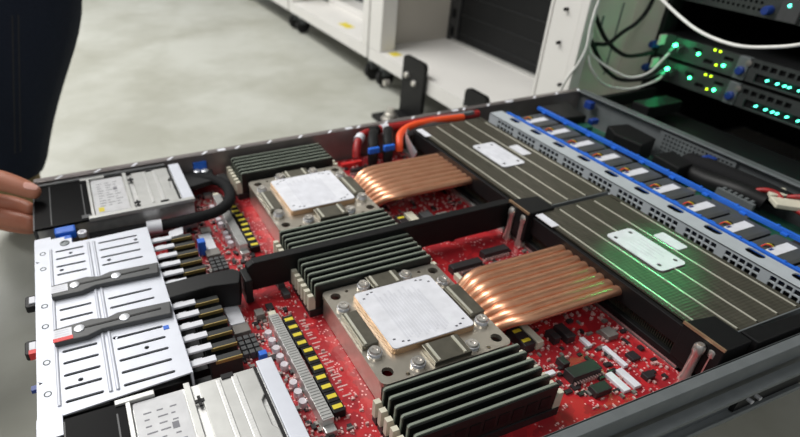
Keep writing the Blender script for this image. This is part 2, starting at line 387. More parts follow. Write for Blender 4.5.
part('side_button_panel', MB().box(873, 878, 296, 320, 107, 135), 'charcoal', up, bevel=1)
part('status_light', MB().lathe((873, 310, 126), [(2, 1), (2, -.6), (1.2, -1.2)], 12, 0), 'led_teal', up, smooth=True)
part('sticker', MB().box(876.5, 878, 190, 312, 140, 160), 'ivory', up)
mb = MB()
for k in range(3): mb.box(876, 876.6, 200, 300, 144 + k * 5, 146 + k * 5)
part('sticker_print', mb, 'print_dark', up)
for z0, z1, lb in ((176, 242, 'dark rack server directly above the perforated one, without lights'), (276, 342, 'rack server higher in the rack with bright green lamp')):
    t = thing('rack_server', lb, 'rack server', (900, 230, z0), 'servers mounted in the rack')
    part('housing', MB().box(884, 1200, 2, 462, z0 + 1, z1 - 1), 'rackdark', t)
    part('vent_face', MB().box(878, 884, -4, 462, z0 + 1, z1 - 1), 'srvgrey', t)
    if z0 > 250: part('status_light', MB().lathe((877, 340, 300), [(9, 1), (9, -1), (6, -2)], 16, 0), 'led_green', t, smooth=True)
def point(name, loc, power, col, r=.004):
    l = bpy.data.lights.new(name, 'POINT'); l.energy = power; l.color = col; l.shadow_soft_size = r
    o = bpy.data.objects.new(name, l); COL.objects.link(o); o.location = Vector(loc) * U
GREEN = (.05, 1., .35)
point('led_lamp', (860, 434, 49), .02, GREEN); point('led_lamp', (860, 434, 12), .02, GREEN)
point('led_lamp', (870, 362, 38), .002, GREEN); point('led_lamp', (870, 362, 5), .002, GREEN)
sp_ = bpy.data.lights.new('led_beam', 'SPOT'); sp_.energy = 3.0; sp_.color = (.02, 1., .3); sp_.spot_size = math.radians(10.5); sp_.spot_blend = 1.; sp_.shadow_soft_size = .006
so_ = bpy.data.objects.new('led_beam', sp_); COL.objects.link(so_); so_.location = Vector((866, 340, 300)) * U
so_.rotation_euler = (Vector((462, 98, 0)) - Vector((866, 340, 300))).to_track_quat('-Z', 'Y').to_euler()
# cables in the rack
def cable(name, pts, r, m, label, cat='cable', group='cables at the side of the rack', plug=None):
    if plug:
        t = thing(name, label, cat, pts[0], group)
        part('cord', MB().tube(pts, r, 10), m, t, smooth=True)
        e = Vector(pts[-1]); d = (e - Vector(pts[-2])).normalized()
        part('plug', MB().tube([e - d * 6, e + d * 8], r * 2, 8, raw=True), plug, t, smooth=True)
    else: single(name, MB().tube(pts, r, 10), m, label, cat, group, smooth=True)
cable('network_cable', [(800, 437, 122), (791, 413, 117), (783, 382, 108), (774, 347, 100), (766, 313, 97), (757, 277, 99), (749, 241, 108), (740, 205, 122), (735, 160, 150)], 2.0, 'whitecable', 'thick white cable sagging across the rack front at the top right')
cable('network_cable', [(772, 497, 60), (770, 494, 38), (786, 484, 21), (802, 464, 9), (818, 450, 3), (833, 435, 12), (849, 432, 30), (864, 433, 42)], 1.8, 'whitecable', 'white patch cable plugged into the upper slim rack server', plug='charcoal')
cable('network_cable', [(768, 490, 30), (770, 484, 16), (786, 479, -3), (802, 477, -14), (818, 469, -19), (833, 451, -16), (849, 432, -1), (864, 432, 8)], 1.8, 'whitecable', 'white patch cable plugged into the lower slim rack server', plug='charcoal')
cable('network_cable', [(745, 478, 200), (745, 476, 118), (744, 477, 98), (742, 476, 75), (741, 473, 48), (739, 478, 24), (738, 488, 5), (736, 494, -15), (734, 500, -60), (734, 510, -190)], 2.0, 'whitecable', 'white cable hanging down along the rack post')
cable('power_cable', [(770, 518, 108), (790, 510, 72), (810, 500, 43), (830, 482, 26), (850, 472, 26), (868, 464, 31)], 3.0, 'black', 'black cable looping highest against the cream rack wall')
cable('power_cable', [(765, 500, 45), (794, 500, 41), (808, 496, 42), (822, 488, 59), (836, 480, 74), (850, 478, 102), (855, 478, 170)], 3.0, 'black', 'black cable crossing upwards in front of the cream rack wall')
cable('power_cable', [(766, 500, 60), (790, 490, 23), (810, 484, 2), (830, 472, -9), (850, 446, -1), (868, 438, 12)], 3.0, 'black', 'lowest black cable running to the lower slim rack server')
single('slot_box', MB().box(785, 850, 380, 408, -30, -14), 'black', 'black box bracket in the slot behind the open server', 'bracket', bevel=1)
single('rack_shelf', MB().box(726, 878, 0, 470, -46, -43), 'black', 'dark shelf in the rack slot behind the open server', 'shelf')

# ================================================================== THE OPEN SERVER: CHASSIS
ch = thing('server_chassis', 'open steel server chassis pulled out of the rack on its slide rails', 'server chassis', (360, 220, -46))
part('floor_pan', B(0, 720, -1, 444, -44, -42), 'wall_metal', ch)
far = MB().box(0, 720, 442, 443.5, -44, 0).box(0, 720, 441, 450, -1.2, 0)
part('side_wall', far, 'wall_metal', ch, bevel=.3)
for x in [178 + 38.3 * k for k in range(-4, 15)]:
    part('lid_slot_glint', MB().prism([(x - 4, 441.6), (x - 4, 440.6), (x - 1, 440.6), (x + 4, 446), (x + 4, 447), (x + 1, 447)], -.2, .5), 'white', ch)  # slots along the flange, their glints put in as white colour
for x in (193, 352, 505, 590): part('lid_slot_glint', MB().box(x, x + 9, 442, 447, 0, .5), 'white', ch)
part('side_wall', MB().box(250, 720, -1.5, 0, -44, 0).box(0, 250, -1.5, 0, -44, -4), 'rail_metal', ch, bevel=.3)
part('top_flange', MB().box(0, 716, -8, 0, -1.5, 0).box(0, 716, -8, -6.8, -15, -1.5), 'rail_metal', ch, bevel=.4)
part('rear_wall', MB().box(718, 720, 0, 442, -44, 0).box(712, 724, 0, 442, -1.2, 0), 'rail_metal', ch, bevel=.3)
mb = MB().box(60, 500, -16, -9.5, -41, -39).box(60, 500, -16, -9.5, -19, -17.5).box(60, 500, -11, -9.5, -39, -19).box(60, 500, -17, -15.8, -41, -37).box(60, 500, -17, -15.8, -21, -17.5)
part('slide_rail', mb, 'rail_metal', ch, bevel=.3)
part('slide_rail', MB().box(430, 878, -14, -10, -38, -22), 'rackdark', ch)
part('slide_rail', MB().box(430, 878, 446, 454, -38, -20), 'rackdark', ch)
for x in (440, 448): part('rail_rivet', MB().cyl((x, -17.5, -29), 1.6, 9, 10, 1), 'steel', ch, smooth=True)
# perforated part of the rear wall
hs = [circ(y, z, 1.7, 6) for z in range(-34, -8, 5) for y in range(210, 300, 5)]
part('rear_vent', MB().add(plate([(205, -38), (303, -38), (303, -5), (205, -5)], hs, 714.5, 716, 'yz')), 'rail_metal', ch)
# front blue lever peeking out under the far flange
single('blue_touch_point', MB().box(163, 178, 439, 442.0, -26, -8).box(158, 176, 430, 439, -26, -22), 'blue', 'dark blue touch tab on the far chassis wall behind the drive cage', 'tab', bevel=.6)
single('steel_bushing', MB().lathe((166, 436, -22), [(4.4, 0), (4.4, 6), (3, 7)], 16), 'steel', 'small steel bushing on the blue tab at the far wall', 'bushing', smooth=True)
single('steel_bushing', MB().lathe((174, 434, -22), [(4.4, 0), (4.4, 6), (3, 7)], 16), 'steel', 'second steel bushing, on the side of the blue tab nearer the memory modules', 'bushing', smooth=True) 

# ================================================================== MOTHERBOARD
bd = thing('motherboard', 'bright red server motherboard crowded with components', 'circuit board', (250, 220, -41))
part('circuit_board', B(60, 428, 4, 438, -40, -38), 'pcb', bd)
# memory sockets with ivory latches
BANKS = {'A': [433 - 7.6 * k for k in range(6)], 'B': [270.5 - 7.4 * k for k in range(6)], 'C': [221 - 6.9 * k for k in range(6)], 'D': [71.5 - 7.7 * k for k in range(6)]}
BANKS['B'] = [271 - 7.2 * k for k in range(6)]
BANKS['C'] = [224 - 7.3 * k for k in range(6)]
for ys in BANKS.values():
    for y in ys:
        s = part('memory_socket', MB().box(200, 318, y - 2.8, y + 2.8, -38, -31), 'socket', bd)
        for x0, sgn in ((199, 1), (319, -1)):
            part('latch', MB().prism([(x0, -31), (x0 + 6 * sgn, -31), (x0 + 6 * sgn, -23), (x0 + 4.5 * sgn, -17), (x0, -17)] if sgn > 0 else [(x0, -31), (x0, -17), (x0 - 4.5, -17), (x0 - 6, -23), (x0 - 6, -31)], y - 1.9, y + 1.9, 1), 'ivory', s)
# ribbed slots, round capacitors, coils
def slot_group(xc, y0, y1):
    s = part('expansion_slot', MB().box(xc - 4, xc + 4, y0, y1, -38, -27), 'silver', bd)
    mb = MB(); n = int((y1 - y0) / 2.6)
    for k in range(n): mb.box(xc - 3.6, xc + 3.6, y0 + 1 + k * 2.6, y0 + 2.9 + k * 2.6, -37, -26.5)
    part('contact_ribs', mb, 'ribgrey', s)
    part('slot_end', MB().box(xc - 4, xc + 4, y0 - 6, y0, -38, -33), 'silver', s, bevel=.5)
    part('slot_end', MB().box(xc - 3, xc + 3, y1, y1 + 5, -38, -27), 'ivory', s, bevel=.5)
    for k in range(9):
        if k == 5: continue
        part('capacitor', MB().lathe((xc - 8.5, y1 - 12 - k * 9.2, -38), [(3.1, 0), (3.1, 5), (2.8, 5.6), (2.8, 5.8)], 14), 'alu_cap', bd, smooth=True)
    for k in range(11):
        y = y1 - 6 - k * 9.4; x = xc + 11 + (1.5 if 4 <= k < 7 else 0)
        c = part('coil', MB().box(x - 4.4, x + 4.4, y - 4.5, y + 4.5, -38, -31), 'black', bd, bevel=.4)
        part('coil_mark', MB().box(x - 3.4, x + 3.4, y - 1.7, y + 1.7, -31, -30.6), 'yellow', c)
slot_group(169.5, 78, 188); slot_group(176, 292, 394)
for y0, y1 in ((173, 158), (204, 192)):
    pass
# riser connector block groups left of the slots
def conn_block(x, y, g=True):
    part('white_component', MB().box(x, x + 12, y + 22, y + 50, -38, -32), 'white', bd, bevel=.4)
    part('inductor', MB().box(x, x + 13, y + 10, y + 20, -38, -31), 'chipgrey', bd, bevel=.5)
    for i in range(3):
        for j in range(4): part('ceramic_capacitor', MB().box(x + i * 5, x + i * 5 + 4, y - 14 + j * 5.4, y - 10 + j * 5.4, -38, -31), 'charcoal', bd, bevel=.3)
conn_block(136, 172); conn_block(141, 282)
part('blue_jumper', MB().box(146, 152, 150, 155, -38, -28), 'blue', bd, bevel=.5)
part('blue_jumper', MB().box(136, 143, 303, 311, -38, -22), 'blue', bd, bevel=1)
for i, (x0, x1, y0, y1, h, m) in enumerate([
    (346, 372, 46, 56, 8, 'chip'), (350, 356, 60, 68, 6, 'chip'), (374, 380, 26, 44, 3, 'white'), (384, 390, 26, 44, 3, 'white'), (393, 397, 44, 66, 3, 'white'),
    (362, 368, 83, 94, 7, 'chip'), (372, 380, 80, 96, 7, 'chip'), (384, 388, 70, 80, 3, 'white'), (404, 414, 70, 80, 5, 'chipgrey'), (352, 366, 30, 38, 6, 'chip'),
    (346, 352, 84, 106, 8, 'ivory'), (334, 344, 84, 106, 9, 'chip'), (398, 406, 28, 34, 4, 'chip'), (404, 412, 46, 54, 3, 'chip'), (330, 342, 58, 62, 3, 'white'),
    (380, 408, 196, 204, 7, 'chip'), (340, 372, 188, 196, 7, 'chip'), (346, 376, 176, 182, 6, 'chip'), (380, 388, 178, 186, 5, 'chipgrey'), (338, 342, 168, 184, 6, 'ivory'),
    (360, 372, 270, 282, 9, 'charcoal'), (376, 388, 262, 274, 9, 'chipgrey'), (345, 354, 262, 286, 10, 'ivory'), (334, 343, 262, 286, 9, 'chip'), (394, 402, 266, 276, 6, 'chip'), (406, 412, 250, 262, 5, 'chipgrey'),
    (360, 376, 246, 254, 6, 'chip'), (352, 380, 384, 390, 6, 'chip'), (340, 366, 398, 404, 6, 'chip'), (336, 362, 416, 422, 6, 'redplast'), (390, 410, 396, 404, 5, 'redplast'),
    (158, 164, 222, 232, 4, 'chip'), (170, 176, 204, 212, 3, 'chip'), (188, 194, 214, 224, 5, 'charcoal'), (188, 194, 228, 236, 5, 'charcoal'), (146, 156, 336, 346, 4, 'chipgrey'),
    (158, 166, 60, 70, 6, 'chip'), (170, 180, 40, 52, 6, 'chip'), (158, 165, 196, 204, 7, 'chipgrey'), (166, 174, 408, 416, 4, 'silver'), (176, 184, 398, 406, 4, 'silver')]):
    nm = {'white': 'white_header', 'ivory': 'ivory_header', 'chip': 'chip', 'chipgrey': 'shielded_component', 'charcoal': 'inductor', 'redplast': 'red_connector', 'silver': 'metal_clip'}[m]
    o = part(nm, B(x0, x1, y0, y1, -38, -38 + h), m, bd, bevel=.4)
    if m == 'chip' and x1 - x0 > 20:
        mb = MB()
        for k in range(int((x1 - x0) / 2.5)): mb.box(x0 + 1 + k * 2.5, x0 + 2 + k * 2.5, y0 - 2, y0, -38, -35)
        part('pin_row', mb, 'smd', o)
for x, y in ((337, 89), (337, 100), (337, 266), (337, 280)):
    part('coil_mark', MB().box(x - 2, x + 5, y - 1.5, y + 1.5, -29, -28.6), 'yellow', bd)
zones = [(128, 188, 50, 205, 420), (128, 188, 236, 420, 480), (322, 424, 20, 200, 380), (322, 424, 236, 430, 330), (188, 200, 40, 430, 40)]
for nm, m, frac, sz in (('surface_resistors', 'smd', 1., (.6, 1.4)), ('surface_chips', 'chip', .22, (1.5, 3.2)), ('surface_clips', 'chipgrey', .16, (1.2, 2.6))):
    mb = MB()
    for x0, x1, y0, y1, n in zones:
        for k in range(int(n * frac)):
            x = random.uniform(x0, x1); y = random.uniform(y0, y1); a, b = random.uniform(*sz), random.uniform(*sz) * .6
            if 184 < x < 200 and nm != 'surface_resistors': continue
            if random.random() < .5: a, b = b, a
            mb.box(x - a, x + a, y - b, y + b, -38, -38 + random.uniform(1, 2.6))
    part(nm, mb, m, bd, kind='stuff')
# pale silk-screen print rows on the clear strip left of the coolers
mb = MB()
for y0 in (100, 300):
    for k in range(22):
        y = y0 + k * 4 + random.uniform(-1, 1)
        mb.box(190, 190 + random.uniform(3, 8), y, y + 1.2, -38, -37.8)
part('silkscreen_print', mb, 'smd', bd, kind='stuff')
# edge connector between board and heat sinks: steel channel strips
ec = thing('board_rail', 'steel channel strip along the board edge in front of the fin stacks', 'rail', (433, 130, -40))
part('channel', MB().box(429, 433, 30, 236, -38, -34).box(437, 440, 30, 236, -38, -34).box(429, 440, 30, 236, -39, -37).box(429, 440, 222, 226, -37, -34), 'silver', ec, bevel=.4)
ec2 = copy_tree(ec, (-3, 198, 0), 'steel channel strip beneath the copper pipes of the far cooler')

# ================================================================== MEMORY MODULES
d0 = thing('memory_module', '', 'memory module', (259, 433, -33), 'memory modules around the processor coolers')
part('circuit_board', MB().prism([(205, -33), (313, -33), (313, -8.6), (311.5, -7), (206.5, -7), (205, -8.6)], 432.2, 433.8, 1), 'dimm_edge', d0)
sp = part('heat_spreader', MB().box(205.5, 312.5, 431.2, 432.15, -31, -8.2).box(205.5, 312.5, 433.85, 434.8, -31, -8.2), 'dimm', d0)
part('memory_chips', MB().add(MB().v and ([], []) or (lambda m: (m.v, m.f))((lambda m: [m.box(212 + k * 11, 220 + k * 11, 430.8, 431.25, -26, -16) for k in range(9)] and m)(MB()))), 'black', sp)
ordn = ['outermost', 'second', 'third', 'fourth', 'fifth', 'innermost']
def dlabel(bk, k):
    if bk == 'A': return 'dark green memory module at the far chassis wall, %s' % ['nearest the wall', 'second from the wall', 'third from the wall', 'fourth from the wall', 'fifth from the wall', 'nearest the far cooler'][k]
    if bk == 'B': return 'dark green memory module between far cooler and black divider, %s' % ['nearest the far cooler', 'second from the far cooler', 'third from the far cooler', 'fourth from the far cooler', 'fifth from the far cooler', 'tight against the divider'][k]
    if bk == 'C': return 'dark green memory module between black divider and near cooler, %s' % ['nearest the divider', 'second from the divider', 'third from the divider', 'fourth from the divider', 'fifth from the divider', 'nearest the near cooler'][k]
    return 'dark green memory module in the front bank, %s' % ['nearest the cooler', 'second from the cooler', 'third from the cooler', 'fourth from the cooler', 'fifth from the cooler', 'foremost by the near rail'][k]
for bk, ys in BANKS.items():
    for k, y in enumerate(ys):
        if bk == 'A' and k == 0: d0['label'] = dlabel('A', 0); continue
        copy_tree(d0, (0, y - 433, 0), dlabel(bk, k))

# small edge cards with white tips between the steel tray and the board
e0 = thing('edge_card', 'dark edge card with white tip beside the steel tray, nearest the far cage', 'edge card', (112, 300, -38), 'edge cards with white tips')
part('card', MB().box(108, 131, 297.4, 302.6, -30, -12.5), 'dimm', e0, bevel=.3)
part('gold_edge', MB().box(112, 131, 296.6, 297.4, -15, -12.2), 'brass', e0)
part('socket', MB().box(96, 131, 297, 303, -38, -30), 'socket', e0)
part('white_tip', MB().box(94, 113, 297.0, 302.4, -12.5, -10.5).box(98, 104, 302.4, 303.2, -12.5, -10.5), 'white', e0, bevel=.4)
words = ['second', 'third', 'fourth', 'fifth', 'sixth', 'seventh']
YA = [306 - 13.4 * k for k in range(6)]; YB = [209 - 13.0 * k for k in range(6)]
# far group of six, near group of six and one under the divider
for k, y in enumerate(YA):
    if k == 0:
        e0.location.y += (y - 300) * U; ORG[e0].y += 0; continue
    copy_tree(e0, (0, y - YA[0], 0), 'dark edge card with white tip, %s in the far group from the drive cage' % words[k - 1])
for k, y in enumerate(YB):
    copy_tree(e0, (0, y - YA[0], 0), 'dark edge card with white tip, %s in the near group from the divider' % (['first'] + words)[k])

# ================================================================== PROCESSOR COOLERS WITH HEAT PIPES
def cooler(label):
    cx, cy = 262, 131.5
    t = thing('processor_cooler', label, 'processor cooler', (cx, cy, -38), 'processor coolers')
    hol = [circ(218, 175, 4.2), circ(218, 89, 4.2), circ(308, 175, 4.2), circ(307, 88, 4.2), circ(229, 178, 1.6, 8), circ(230, 82, 1.6, 8), circ(296, 178, 1.6, 8), circ(296, 82, 1.6, 8)]
    part('frame_plate', MB().add(plate(rrect(209, 315, 79, 184, 5), hol, -17.5, -14)), 'cooler', t, bevel=.4)
    part('frame_skirt', MB().box(210, 212, 82, 181, -37, -17.5).box(312, 314, 82, 181, -37, -17.5).box(212, 312, 80, 82, -37, -17.5).box(212, 312, 181, 183, -37, -17.5), 'cooler', t)
    part('cold_plate', MB().prism(rrect(228.5, 297.5, 100.5, 166.5, 3), -14, -9), 'copper_dark', t, bevel=.4)
    lb = part('label', MB().prism(rrect(229, 297, 101, 166, 3), -9, -8), 'white', t, bevel=.2)
    mb = MB()
    for k in range(15): mb.box(243 + k * 2.5, 243 + k * 2.5 + 1.6, 105 + (k % 3) * 2, 160 - (k * 7 % 5) * 2.5, -8, -7.9)
    part('printed_text', mb, 'print', lb)
    mb = MB()
    for sx, sy in ((1, 1), (1, -1), (-1, 1), (-1, -1)):
        for a, b in ((29, 24), (24, 28), (20, 29)): mb.box(263 + sx * a - 1, 263 + sx * a + 1, 133.5 + sy * b - .6, 133.5 + sy * b + .6, -8, -7.85)
    part('corner_marks', mb, 'print_dark', lb)
    for x0, x1, y0, y1 in ((248, 276, 168, 184), (250, 280, 80, 99), (211, 224, 113, 150), (300, 314, 112, 148)):
        c = part('clamp', MB().box(x0, x1, y0, y1, -14, -9.5), 'clamp', t, bevel=.6)
        for x in ((x0 + 3, x1 - 6) if x1 - x0 > 20 else (x0 + 2,)):
            part('clamp_rib', MB().box(x, x + 1.8, y0 + 1, y1 - 1, -9.5, -8.7), 'seam', c)
    for x, y in ((243, 176), (281, 175), (217, 158), (217, 106), (240, 86), (284, 86), (306, 105), (306, 157)):
        s = part('spring_screw', MB().lathe((x, y, -14), [(5.2, 0), (5.2, 1.5), (4.4, 1.8), (4.4, 5), (3.8, 6), (2, 6), (1.8, 5), (0.2, 5)], 16), 'chrome', t, smooth=True)
        part('spring', MB().tube([(x + 5 * math.cos(a * .8), y + 5 * math.sin(a * .8), -12.5 + a * .11) for a in range(0, 25)], .45, 6, raw=True), 'steel', s, smooth=True)
    # eight copper heat pipes, gathered at the cooler and spread flat towards the fins
    for k in range(8):
        y1 = 94.5 + k * 8.9; y0 = 131.5 + (k - 3.5) * 6.6
        part('heat_pipe', MB().tube([(300, y0, -27), (314, y0, -26.5), (322, y0 + (y1 - y0) * .25, -24), (331, y0 + (y1 - y0) * .7, -15.5), (342, y1, -12.5), (360, y1 - .2, -12), (400, y1 - .3, -12), (442, y1 - .3, -12)], 4.6, 12, 5, flat=.85), 'copper', t, smooth=True)
    return t
c2 = cooler('processor cooler nearest the camera, nickel plate with white label and eight copper pipes')
copy_tree(c2, (0, 201, 0), 'processor cooler by the far chassis wall, nickel plate with white label and copper pipes')

def fin_stack(y0, y1, ylab, label):
    t = thing('fin_stack', label, 'heat sink', (480, (y0 + y1) / 2, -38), 'fin stacks')
    mb = MB()
    n = 96; st = (y1 - y0 - 4) / n
    for k in range(n):
        y = y0 + 2 + k * st; mb.box(434, 527, y, y + .8, -37, -2)
    part('fins', mb, 'fin', t)
    xs = [433, 437.5, 459, 479, 501, 522, 528]
    mb = MB()
    for a, b in zip(xs[:-1], xs[1:]): mb.box(a + (.7 if a > 433 else 0), b - .7, y0, y1, -2, -.4)
    part('top_sheet', mb, 'fin', t)
    mb = MB()
    for k, x in enumerate(xs[1:-1]): mb.box(x - .65, x + .65, y0 + (10 if k in (0,) else 2), y1 - (4 if k < 4 else 16), -2, .1)
    part('sheet_seams', mb, 'seam', t)
    part('front_duct', MB().box(429, 433, y0, y1, -20, -3).box(429, 434, y0, y1, -36, -30), 'black', t, bevel=.5)
    part('side_plate', MB().box(433, 528, y0 - 1, y0, -37, -.4), 'rail_metal', t)
    lb = part('label', MB().add(plate(rrect(464, 493, ylab - 29, ylab + 29, 4), [circ(469, ylab + 22, 2, 8), circ(487, ylab + 23, 2, 8), circ(488, ylab - 22, 2, 8), circ(470, ylab - 22, 2, 8)], .1, .9)), 'white', t)
    mb = MB()
    for k in range(5): mb.box(470 + k * 4, 471.6 + k * 4, ylab - 10 - (k % 2) * 5, ylab + 12, .9, 1.0)
    part('printed_text', mb, 'print', lb)
    part('label', MB().prism(rrect(503, 515, ylab - 12, ylab + 13, 1.5), -.4, .3), 'white', t)
    for x0, x1, yy in ((429, 433.5, y1 - 26),): part('white_tab', MB().box(x0 + 1, x0 + 9, yy, yy + 22, -.3, .4), 'white', t)
    return t
f1 = fin_stack(206, 413, 315, 'far dark aluminium fin stack with bright seams and white label')
f2 = fin_stack(18, 200, 117, 'near dark aluminium fin stack with bright seams, lit green on its label')
# dark end blocks and pins
def endblock(x0, x1, y0, y1, label, copper=True):
    t = thing('air_baffle_block', label, 'air baffle', ((x0 + x1) / 2, (y0 + y1) / 2, -30), 'black air baffle blocks')
    part('block', MB().prism([(x0, y0), (x1, y0), (x1, y1 - 4), (x0, y1)], -30, 2), 'black', t, bevel=.8)
    if copper: part('copper_trim', MB().box(x0 - .8, x0 + .8, y0, y1, .5, 2.6), 'copper_dark', t)
endblock(424, 454, 198, 226, 'black baffle block where the two fin stacks meet the divider')
endblock(428, 454, 6, 38, 'black baffle block at the near front corner of the near fin stack')
endblock(456, 520, 3, 16, 'long black baffle block along the near rail side of the fin stack', False)
for i, (x, y, lb) in enumerate(((424, 219, 'chrome guide pin by the divider, the farther of the pair'), (426, 204, 'chrome guide pin by the divider, the nearer of the pair'), (425, 20, 'chrome guide pin at the near rail beside the baffle block'), (431, 13, 'thin second chrome guide pin tight by the near rail'))):
    p = single('guide_pin', MB().lathe((x, y, -38), [(4, 0), (4, 4), (3.1, 6), (3.1, 27), (3.8, 28), (3.8, 33), (2.4, 35)], 16), 'chrome', lb, 'pin', 'chrome guide pins', smooth=True)

# ================================================================== BLACK CENTRE DIVIDER
dv = thing('air_duct_divider', 'long black plastic divider running between the two board halves', 'air duct', (260, 222, -38))
part('divider_bar', MB().prism([(161, -30), (430, -30), (430, -2), (166, -2), (161, -5)], 226.5, 234, 1), 'black', dv, bevel=.6)
part('divider_cap', MB().box(166, 424, 225.5, 233.8, -3, -1), 'black', dv, bevel=.5)
part('divider_foot', MB().prism([(92, 214), (128, 216), (150, 212), (155, 226), (150, 232), (120, 234), (92, 233)], -30, -6), 'black', dv, bevel=.8)
part('divider_bracket', MB().box(156, 162, 216, 234, -34, -10), 'black', dv, bevel=.8)

# ================================================================== FRONT: STEEL DRIVE TRAY AND LEVERS
tr = thing('drive_tray', 'bright slotted steel sheet tray at the front of the server', 'steel tray', (47, 230, -42))
hs = []
rows = [308 - 11.6 * k for k in range(16)]
for y in rows:
    if 236 < y < 262 or 183 < y < 208: continue
    hs.append(rrect(16, 39, y - 1.25, y + 1.25, 1.1, 2)); hs.append(rrect(51, 84, y - 1.25, y + 1.25, 1.1, 2))
for x, y in ((28, 302), (82, 301.5), (57, 279), (20, 279), (51, 181), (26, 150), (70, 163)): hs.append(circ(x, y, 1.7, 10))
out = [(0, 110), (13, 111), (14, 124), (94, 129), (94, 319), (49, 317.5), (30, 318), (30, 326), (24, 326), (24, 330), (13, 330), (13, 334), (0, 334), (0, 299), (3.5, 297), (0, 295), (0, 158), (3.5, 156), (0, 154)]
part('sheet', MB().add(plate(out, hs, -4.2, -3)), 'tray', tr)
part('lock_ring', MB().lathe((24, 319, -3), [(4, 0), (4, .6), (2.6, .9), (2.2, .3), (.2, .3)], 16), 'rail_metal', tr, smooth=True)
part('corner_tab', MB().box(-.6, 14, 108, 124.5, -2.5, -1.5), 'tray', tr)
part('front_lip', MB().box(-.5, 1, 126, 334, -38, -3.4), 'tray', tr)
part('end_lip', MB().box(93, 94.5, 129, 319, -30, -3.4), 'tray', tr)
mb = MB()
for x, a in ((12.5, 1.3), (43, 1.4), (47.4, 1.4)): mb.tube([(x, 132, -3.2), (x, 312, -3.2)], a, 10, 2, flat=1.)
part('pressed_ridge', mb, 'tray', tr, smooth=True)
for y in (309, 286, 236, 212, 174, 145): part('dimple', MB().lathe((6, y, -3.2), [(2.6, 0), (2.4, .6), (1.4, .1), (.3, .1)], 14), 'rail_metal', tr, smooth=True)
part('underside', MB().box(3, 92, 131, 316, -37, -12), 'black', tr)
part('blue_marker', MB().box(84, 88, 176, 180, -3, -2.6), 'blue', tr)
part('blue_marker', MB().box(-4, 1, 153, 157, -7, -4), 'blue_dark', tr)
def lever(y, red, label):
    t = thing('release_lever', label, 'lever', (45, y, -3), 'charcoal release levers')
    out = [(-6, y - 6), (12, y - 9), (34, y - 9.5), (44, y - 6), (52, y - 6), (92, y - 8), (94, y + 6), (56, y + 8), (48, y + 5), (38, y + 8), (12, y + 6), (-6, y + 6)]
    part('arm', MB().prism([p for p in out if p[0] >= 12], -3, 1.5), 'charcoal', t, bevel=.8)
    part('groove', MB().box(32, 86, y - .8, y + .8, 1.4, 1.9), 'black', t)
    for x in (29, 60): part('rivet', MB().lathe((x, y, 1.2), [(4, 0), (3.6, 1), (1.5, 1.6)], 14), 'steel', t, smooth=True)
    part('finger_grip', MB().prism(rrect(-8, 0, y - 7, y + 7, 2), -10, -4), 'black', t, bevel=.6)
    part('sticker', MB().box(11.5, 24, y - 5, y + 4, 1.5, 1.8), 'white', t)
    mb = MB()
    for k in range(3): mb.box(13, 22, y - 3 + k * 2.4, y - 2.2 + k * 2.4, 1.8, 1.9)
    part('sticker_print', mb, 'print', t)
    part('front_tab', MB().box(-5, -.6, y - 4, y + 4, -9, -3), 'white', t, bevel=.4)
    if red:
        part('red_stripe', MB().box(11.5, 24.5, y - 8.6, y - 5, 1.5, 1.9), 'redplast', t)
        part('red_tab', MB().box(-5.2, -.6, y - 8, y - 4, -9, -3.2), 'redplast', t)
lever(248, False, 'charcoal release lever with plain white sticker, the one farther back on the steel tray')
lever(195, True, 'charcoal release lever with white and red sticker, the nearer one on the steel tray')

# ================================================================== DRIVE CAGES
def cage():
    t = thing('drive_cage', 'metal drive cage with glossy black front panel at the far front corner', 'drive cage', (73, 393, -40), 'drive cages')
    part('housing', MB().box(1, 145, 353, 432, -36.5, -5), 'silver', t, bevel=.6)
    part('front_face', MB().box(-1.5, 1, 352, 433, -38, -4), 'charcoal', t)
    part('black_panel', MB().box(0, 50, 351, 433.5, -5, -2.6), 'black_gloss', t, bevel=.5)
    part('panel_groove', MB().box(14, 15, 353, 431, -2.6, -2.3).box(44, 45, 356, 425, -2.6, -2.2).box(41, 49, 354, 360, -2.6, -2), 'charcoal', t)
    part('frame_bar', MB().box(50, 53, 352, 433, -5, -1.5).box(86, 90, 352, 433, -5, -1.5).box(47, 146, 350, 355, -5, -1.2).box(44, 68, 431, 435, -4, -1), 'ivory_metal', t, bevel=.4)
    lb = part('label', MB().prism(rrect(54, 85, 357, 430, 1.5), -5, -3.4), 'labelgrey', t)
    part('label_field', MB().prism(rrect(56, 83, 360, 427, 1), -3.4, -3.2), 'labelgrey', lb)
    mb = MB()
    for k in range(10):
        for j in range(3): mb.box(59 + j * 8, 59 + j * 8 + random.uniform(2, 6.5), 372 + k * 5.2, 373 + k * 5.2, -3.2, -3.1)
    mb.box(74, 78, 402, 407, -3.2, -3.05)
    part('printed_text', mb, 'print_mid', lb)
    part('yellow_mark', MB().box(57, 62, 362, 370, -3.2, -3.0), 'yellow', lb)
    part('cover', MB().prism([(95, 357), (132, 357), (132, 378), (129, 382), (129, 402), (132, 406), (132, 430), (95, 430)], -5, -2.4), 'ivory_metal', t, bevel=.6)
    part('cover_ridge', MB().box(106, 109, 360, 428, -2.4, -1.6).box(116, 120, 360, 428, -2.4, -1.6), 'silver', t, bevel=.4)
    for y in (366, 416): part('spring_clip', MB().box(88, 96, y - 1.2, y + 1.2, -3.2, -2).box(92, 94, y - 4, y + 4, -3.2, -2), 'black', t)
    part('cover_notch', MB().box(110, 118, 427, 431, -2.4, -1.5).box(114, 122, 356, 359, -2.4, -1.5).box(132, 134.2, 356, 431, -5, -3.5), 'black', t)
    part('end_strip', MB().box(135, 146, 352, 434, -5, -1.6), 'tray', t, bevel=.4)
    return t
cg = cage()
copy_tree(cg, (0, -313, 0), 'metal drive cage with charcoal front panel at the bottom edge of the picture')
